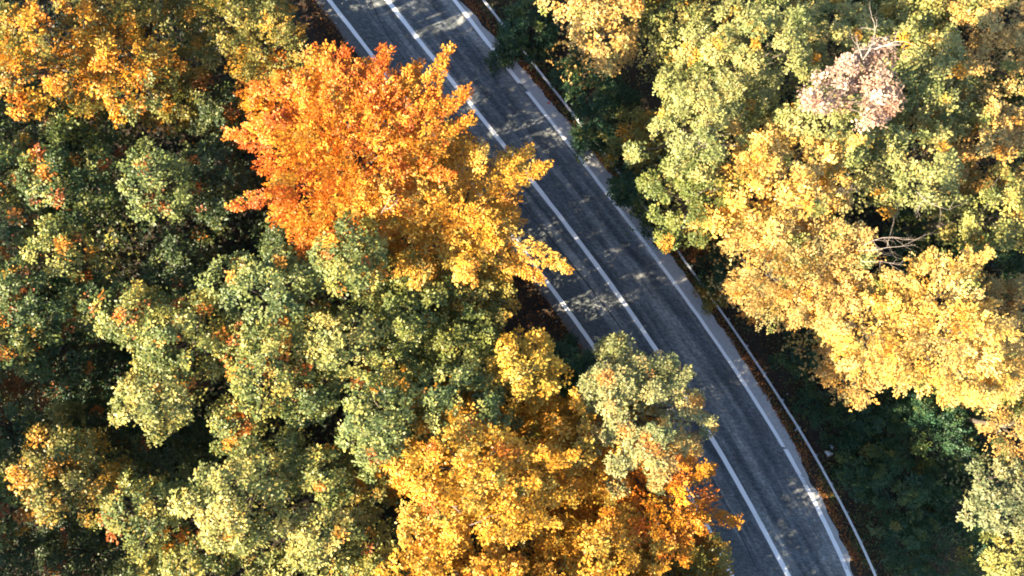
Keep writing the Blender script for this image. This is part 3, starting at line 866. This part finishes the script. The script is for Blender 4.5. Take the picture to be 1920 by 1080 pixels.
T_SHRUB = [
 (995, 38, 62, 2.6, 'dark', 'rosette', 'dark green shrub covering the guardrail at the top edge'),
 (935, 110, 22, 0.9, 'dark', 'rosette', 'low dark plant between shoulder and guardrail near the top'),
 (1128, 185, 58, 4.5, 'dark', 'rosette', 'dark green shrub behind the guardrail below the tan tree'),
 (1090, 130, 45, 3.0, 'dark', 'mixed', 'small shaded shrub in the gap left of the large grey green tree'),
 (1120, 262, 40, 2.2, 'dark', 'rosette', 'dark shrub leaning on the guardrail above the yellow flecked shrub'),
 (1205, 255, 55, 6.5, 'olive', 'rosette', 'olive shrub flecked with yellow beside the large grey green tree'),
 (1210, 335, 62, 4.5, 'dark', 'rosette', 'dark green shrub covering the guardrail beside the green tree'),
 (1250, 425, 38, 2.4, 'dark', 'rosette', 'dark green shrub spilling over the guardrail onto the shoulder'),
 (1300, 450, 36, 2.2, 'rust', 'mixed', 'brown leaved shrub behind the guardrail below the green tree'),
 (1345, 560, 30, 1.8, 'olive', 'rosette', 'small olive tan shrub over the guardrail beside the tan tree'),
 (1355, 500, 38, 3.0, 'dark', 'mixed', 'dark green shrub under the lower left of the tan tree'),
 (1520, 655, 50, 3.0, 'dark', 'mixed', 'dark green shrub below the tan tree'),
 (1560, 745, 46, 2.2, 'dark', 'frond', 'dark shrub with yellow tips nearest the guardrail in the hollow'),
 (1590, 800, 48, 2.4, 'dark', 'frond', 'dark green bush beside the white bag'),
 (1640, 870, 55, 3.2, 'dark', 'rosette', 'dark green bush left of the broad bluish green tree'),
 (1712, 1030, 46, 3.0, 'dark', 'frond', 'small dark bush near the bottom edge left of the dark olive tree'),
 (480, 15, 50, 4.0, 'dark', 'mixed', 'dark shrub at the top edge next to the left verge'),
 (1035, 690, 36, 2.0, 'dark', 'mixed', 'dark shrub on the left bank beside the golden tree'),
]
for t in T_LEFT:
    near_road = t[0] > 560 and (t[0] - fL(t[1])) > -430
    tree(*t, LEFT, dens=DENS.get(t[:2], 1.0), skirt=0.6 if near_road else 0.42, fill=2.2 if near_road else 1.0)
for t in T_RIGHT:
    tree(*t, RIGHT, fill=0.7 if t[3] > 9 else 0.0)
for t in T_SHRUB:
    tree(*t, 'shrubs in the shade beside the road', name='shrub', dens=1.15, leaf=0.13, cat='shrub')

# ------------------------------------------------------------------ dead tree and bare twigs
def branchlets(rng, V, F, p, d, length, r, level):
    n = 4
    pts = [p]; dirs = d
    for i in range(n):
        dirs = dirs + rng.normal(0, 0.16, 3); dirs = dirs / np.linalg.norm(dirs)
        pts.append(pts[-1] + dirs * length / n)
    tube(V, F, pts, [r * (1 - 0.75 * i / n) for i in range(n + 1)], 5)
    tipsl = [pts[-1]]
    if level > 0:
        for i in range(1, n + 1):
            for _ in range(2 if level > 1 else 1):
                if rng.uniform() < 0.75:
                    dd = dirs + rng.normal(0, 0.65, 3) * np.array([1, 1, 0.7]); dd /= np.linalg.norm(dd)
                    tipsl += branchlets(rng, V, F, pts[i], dd, length * rng.uniform(0.35, 0.6), r * 0.5 * (1 - 0.4 * i / n), level - 1)
    return tipsl

def p3(px, py, z):
    x, y = px2w(px, py, z)
    return np.array([float(x), float(y), z])

def dead_tree():
    zc = 16.4
    c = p3(1610, 160, zc)
    base = np.array([c[0], c[1], gz(c[0], c[1])])
    root = empty('dead_tree', base)
    tag(root, 'dying tree with withered pinkish white leaves and a bare branch', 'tree')
    rng = np.random.default_rng(77)
    spots = [(1545, 182, 26), (1575, 165, 30), (1600, 140, 26), (1625, 110, 26), (1655, 95, 18), (1640, 140, 30), (1660, 165, 34), (1645, 190, 34), (1640, 220, 24), (1525, 190, 16), (1595, 120, 14), (1672, 190, 20)]
    Q, K, tips = [], [], []
    for i, (a, b, r) in enumerate(spots):
        z = zc + rng.uniform(-0.4, 0.7)
        q = p3(a, b, z)
        qq, kk, tt = crown_leaves(900 + i, q[0], q[1], r / 40.0, q[2] + 0.4, 'pink', 'rosette', 0.42, 0.6, 0.13, lobes=4)
        Q.append(qq); K.append(kk); tips.append(q)
    leaves_object('crown', np.concatenate(Q), np.concatenate(K), root, base)
    wood(77, base, c - np.array([0, 0, 3.0]), np.array(tips), 0.16, root)
    for (a, b), (a2, b2), ln in (((1618, 112), (1680, 40), 2.3), ((1640, 92), (1690, 70), 1.4), ((1616, 108), (1600, 78), 0.9)):
        V, F = [], []
        s = p3(a, b, zc + 0.5); e = p3(a2, b2, zc + 1.3)
        d = (e - s) / np.linalg.norm(e - s)
        branchlets(rng, V, F, s - base, d, np.linalg.norm(e - s), 0.036, 2)
        mesh_obj('bare_branch', V, F, M_DEAD, root)
dead_tree()

def twigs_on(label, starts, seed, z, level=2, r=0.016):
    o = next(q for q in bpy.data.objects if q.get('label') == label)
    rng = np.random.default_rng(seed)
    b = np.array(o.location)
    for (a0, b0, a1, b1) in starts:
        V, F = [], []
        s = p3(a0, b0, z); e = p3(a1, b1, z + 0.4)
        branchlets(rng, V, F, s - b, (e - s) / np.linalg.norm(e - s), np.linalg.norm(e - s), r, level)
        mesh_obj('bare_branch', V, F, M_DEAD, o)
twigs_on('golden tan tree with bare twigs on its right side', [(1610, 470, 1715, 445), (1620, 460, 1690, 425), (1615, 490, 1690, 490)], 5, 14.6)
twigs_on('green tree above the deep dark gap in the right forest', [(1720, 360, 1760, 420), (1735, 370, 1715, 405)], 6, 16.4)
twigs_on('flame orange tree with spiky sprays reaching over the left road lane', [(715, 400, 735, 370), (725, 392, 745, 385)], 8, 17.2, 1, 0.016)
twigs_on('big orange yellow tree at the bottom centre', [(880, 985, 930, 975), (840, 945, 870, 955)], 9, 16.8, 1, 0.016)

# ------------------------------------------------------------------ fallen leaves, undergrowth
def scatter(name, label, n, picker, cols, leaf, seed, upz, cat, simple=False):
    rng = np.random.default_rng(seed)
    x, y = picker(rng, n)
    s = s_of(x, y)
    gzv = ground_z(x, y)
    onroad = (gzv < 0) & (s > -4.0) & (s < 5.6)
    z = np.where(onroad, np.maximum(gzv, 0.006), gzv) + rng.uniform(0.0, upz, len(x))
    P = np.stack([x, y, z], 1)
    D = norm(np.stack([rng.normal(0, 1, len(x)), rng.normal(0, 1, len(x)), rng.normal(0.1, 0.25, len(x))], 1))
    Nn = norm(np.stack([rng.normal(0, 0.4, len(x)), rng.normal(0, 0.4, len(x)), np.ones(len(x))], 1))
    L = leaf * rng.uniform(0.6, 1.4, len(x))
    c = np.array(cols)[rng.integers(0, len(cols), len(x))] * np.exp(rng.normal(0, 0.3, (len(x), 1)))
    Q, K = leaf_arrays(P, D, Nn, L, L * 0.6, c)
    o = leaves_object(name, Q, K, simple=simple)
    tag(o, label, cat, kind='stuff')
    TOTAL[0] += len(Q)

def right_edge(rng, n):
    py = rng.uniform(-40, 1120, n)
    w = fG(py) - fS(py)
    t = np.abs(rng.normal(0, 0.35, n)) * rng.uniform(0.4, 1.2, n)
    keep = (hash_noise(py * 0.05, py * 0.013, 8) + rng.uniform(-0.5, 0.6, n)) > -0.1
    px = fS(py) + 1 + t * w * 1.3
    x, y = px2w(px, py)
    return x[keep], y[keep]
scatter('fallen_leaves', 'rusty fallen leaves gathered along the edge of the right shoulder', 9000, right_edge, [(0.20, 0.06, 0.018), (0.27, 0.10, 0.022), (0.12, 0.045, 0.018), (0.33, 0.16, 0.04)], 0.11, 31, 0.03, 'leaves')

def left_edge(rng, n):
    py = rng.uniform(-40, 760, n)
    t = np.abs(rng.normal(0, 1, n))
    px = fL(py) - 22 - t * 42
    keep = (hash_noise(px * 0.05, py * 0.04, 12) + rng.uniform(-0.6, 0.6, n)) > 0.0
    x, y = px2w(px, py)
    return x[keep], y[keep]
scatter('fallen_leaves', 'brown and orange fallen leaves on the dark bank left of the road', 9000, left_edge, [(0.16, 0.05, 0.016), (0.22, 0.085, 0.02), (0.08, 0.035, 0.015), (0.28, 0.13, 0.03)], 0.11, 32, 0.03, 'leaves')

def right_slope(rng, n):
    py = rng.uniform(-40, 1120, n)
    px = fG(py) - 22 + np.abs(rng.normal(0, 1, n)) * 110
    k = hash_noise(px * 0.035, py * 0.03, 15) + rng.uniform(-0.35, 0.35, n)
    x, y = px2w(px, py)
    return x[k > -0.1], y[k > -0.1]
scatter('ground_cover', 'low dark green weeds on the slope right of the guardrail', 26000, right_slope, [(0.050, 0.085, 0.028), (0.070, 0.105, 0.032), (0.10, 0.11, 0.032), (0.13, 0.065, 0.025)], 0.12, 33, 0.22, 'weeds')

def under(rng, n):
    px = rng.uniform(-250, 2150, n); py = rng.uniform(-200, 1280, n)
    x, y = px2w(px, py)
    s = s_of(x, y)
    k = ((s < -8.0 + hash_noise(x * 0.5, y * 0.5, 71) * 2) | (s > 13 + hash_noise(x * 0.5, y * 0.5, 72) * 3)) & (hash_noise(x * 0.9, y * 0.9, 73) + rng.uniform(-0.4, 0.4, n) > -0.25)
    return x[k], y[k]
scatter('undergrowth', 'near black green undergrowth added to darken the gaps between the trees', 200000, under, [(0.010, 0.021, 0.009), (0.014, 0.026, 0.010), (0.020, 0.028, 0.010), (0.020, 0.016, 0.008)], 0.40, 34, 4.5, 'undergrowth', True)  # leaf colours near black for deep shade in gaps; also blocks sunlit ground

# ------------------------------------------------------------------ small things lying about
def crumple(name, label, cat, px, py, size, mat, seed, flat=0.5, group=None):
    """a crumpled lump: noisy, pinched sheet-like body with a folded corner"""
    rng = np.random.default_rng(seed)
    z0 = gz(*map(float, px2w(px, py)))
    x, y = map(float, px2w(px, py, z0))
    z0 = max(gz(x, y), -0.01 if -4 < s_of(x, y) < 5 else -99)
    V, F = [], []
    nu, nv = 12, 7
    amp = rng.uniform(0.7, 1.35, (nu, nv))
    for j in range(nv):
        th = math.pi * (j + 0.5) / nv
        for i in range(nu):
            a = 2 * math.pi * i / nu
            r = size * amp[i, j] * (1 + 0.25 * math.sin(3 * a + seed))
            V.append((r * math.sin(th) * math.cos(a), 0.72 * r * math.sin(th) * math.sin(a), size * flat * (1 - math.cos(th)) * 0.5 * (0.7 + 0.5 * amp[(i * 3) % nu, j])))
    for j in range(nv - 1):
        for i in range(nu):
            F.append((j * nu + i, j * nu + (i + 1) % nu, (j + 1) * nu + (i + 1) % nu, (j + 1) * nu + i))
    F.append(tuple(range(nu - 1, -1, -1))); F.append(tuple((nv - 1) * nu + i for i in range(nu)))
    o = mesh_obj(name, V, F, mat, loc=(x, y, z0))
    o.rotation_euler.z = rng.uniform(0, 3)
    tag(o, label, cat, group)
    return o

def bottle(px, py, ang, length, mat, label):
    z0 = gz(*map(float, px2w(px, py)))
    x, y = map(float, px2w(px, py, z0))
    z0 = gz(x, y)
    root = empty('plastic_bottle', (x, y, z0))
    tag(root, label, 'bottle')
    root.rotation_euler.z = ang
    V, F = [], []
    r = length * 0.15
    prof = [(0, 0.75), (0.03, 1), (0.3, 1), (0.34, 0.9), (0.38, 1), (0.66, 1), (0.84, 0.5), (0.88, 0.4), (0.92, 0.4)]
    tube(V, F, [(t * length - length / 2, 0, r + 0.01) for t, _ in prof], [r * q for _, q in prof], 12)
    mesh_obj('bottle_body', V, F, mat, root, smooth=True)
    V, F = [], []
    tube(V, F, [(0.915 * length - length / 2, 0, r + 0.01), (0.985 * length - length / 2, 0, r + 0.01)], [r * 0.5, r * 0.5], 10)
    mesh_obj('bottle_cap', V, F, M_WHITE, root)

crumple('plastic_bag', 'crumpled white plastic bag lying below the guardrail at the lower right', 'bag', 1553, 850, 0.21, M_WHITE, 3, 0.8)
crumple('plastic_bag', 'dim bluish plastic scrap just above the white bag', 'litter', 1559, 838, 0.14, M_BLUE, 6, 0.6)
bottle(1493, 804, 0.9, 0.30, M_BLUE, 'pale blue bottle lying against the guardrail at the lower right')
bottle(618, 113, -0.25, 0.34, M_TEAL, 'teal bottle lying on the dark bank by the flame orange tree')
crumple('paper_scrap', 'cream paper scrap on the bank just above the flame orange tree', 'litter', 614, 124, 0.11, M_WHITE, 8, 0.5)
crumple('stone', 'white stone behind the guardrail near the upper right verge', 'stone', 1059, 165, 0.10, M_STONE, 11, 0.9)
crumple('wrapper', 'red and white wrapper at the edge of the right shoulder', 'litter', 1029, 193, 0.09, M_RED, 12, 0.4)
crumple('wrapper', 'orange red scrap on the left bank near the top edge', 'litter', 624, 84, 0.08, M_RED, 14, 0.4)
pale = [(622, 29, 'top edge of the left shoulder'), (630, 44, 'left shoulder below the topmost one'), (661, 88, 'left shoulder nearest the flame orange tree'),
        (994, 142, 'edge of the right shoulder near the top'), (998, 156, 'right shoulder by the rusty leaves'), (1016, 170, 'right shoulder beside the broken edge line'), (1060, 224, 'right shoulder just below the red wrapper'),
        (1445, 746, 'rusty leaf edge beside the lower guardrail'), (1464, 767, 'leaves just left of the lower guardrail'), (1476, 739, 'weeds right of the lower guardrail'), (1518, 764, 'brown patch right of the lower guardrail'), (1540, 805, 'brown patch above the white bag'),
        (1019, 593, 'dark left bank below the amber tree'), (1046, 589, 'left bank right beside the inner shoulder'), (1043, 603, 'left bank at the middle of the picture'), (1056, 609, 'lowest spot of the left bank by the shoulder')]
for i, (a, b, w_) in enumerate(pale):
    crumple('pebble', 'tiny white pebble on the ' + w_, 'pebble', a, b, 0.045, M_STONE, 40 + i, 0.9, 'white pebbles beside the road')

def stake():
    a = p3(1579, 812, gz(*map(float, px2w(1579, 812))) + 1.1); b = p3(1592, 829, gz(*map(float, px2w(1592, 829))) + 0.05)
    V, F = [], []
    base = b.copy()
    tube(V, F, [b - base, (a - base) * 0.5 + np.array([0.03, 0, 0.02]), a - base], [0.035, 0.028, 0.018], 6)
    o = mesh_obj('dead_stick', V, F, M_DEAD, loc=tuple(base))
    tag(o, 'thin pale dead stick slanting up from the weeds beside the white bag', 'stick')
stake()

# ------------------------------------------------------------------ woodland that goes on outside the picture
def beyond():
    rng = np.random.default_rng(99)
    Q, K = [], []
    pals = ['oak', 'pale', 'lime', 'gold', 'teal', 'tan', 'mint', 'olive', 'green']
    pts = []
    for _ in range(4000):
        px, py = rng.uniform(-360, 2260), rng.uniform(-300, 1480)
        inside = -112 < px < 2045 and -125 < py < (1150 if 760 < px < 1500 else 1210)
        gxy = px2w(px, py, 11)
        s = s_of(float(gxy[0]), float(gxy[1]))
        if inside or -5.5 < s < 11: continue
        sp = 115 if (py > 1100 and 500 < px < 1500) else 170
        if all((px - a) ** 2 + (py - b) ** 2 > sp ** 2 for a, b in pts): pts.append((px, py))
    for i, (px, py) in enumerate(pts):
        x, y = map(float, px2w(px, py, 11))
        g = gz(x, y)
        q, k, t = crown_leaves(5000 + i, x, y, rng.uniform(2.2, 3.1), g + rng.uniform(15.0, 18.0) - 3.0 * (px > 1500) + 1.0 * (px < 0), pals[rng.integers(len(pals))], 'rosette', 0.17, None, 0.42, skirt=0.6)
        ql, kl = lower_leaves(7000 + i, x, y, 2.8, g + 3, g + 12, 'oak', 1.2)
        q = np.concatenate([q, ql]); k = np.concatenate([k, kl])
        Q.append(q); K.append(k)
    o = leaves_object('woodland', np.concatenate(Q), np.concatenate(K), simple=True)
    tag(o, 'autumn woodland that continues beyond the edges of the picture', 'woodland', kind='stuff')
    TOTAL[0] += sum(map(len, Q))
beyond()
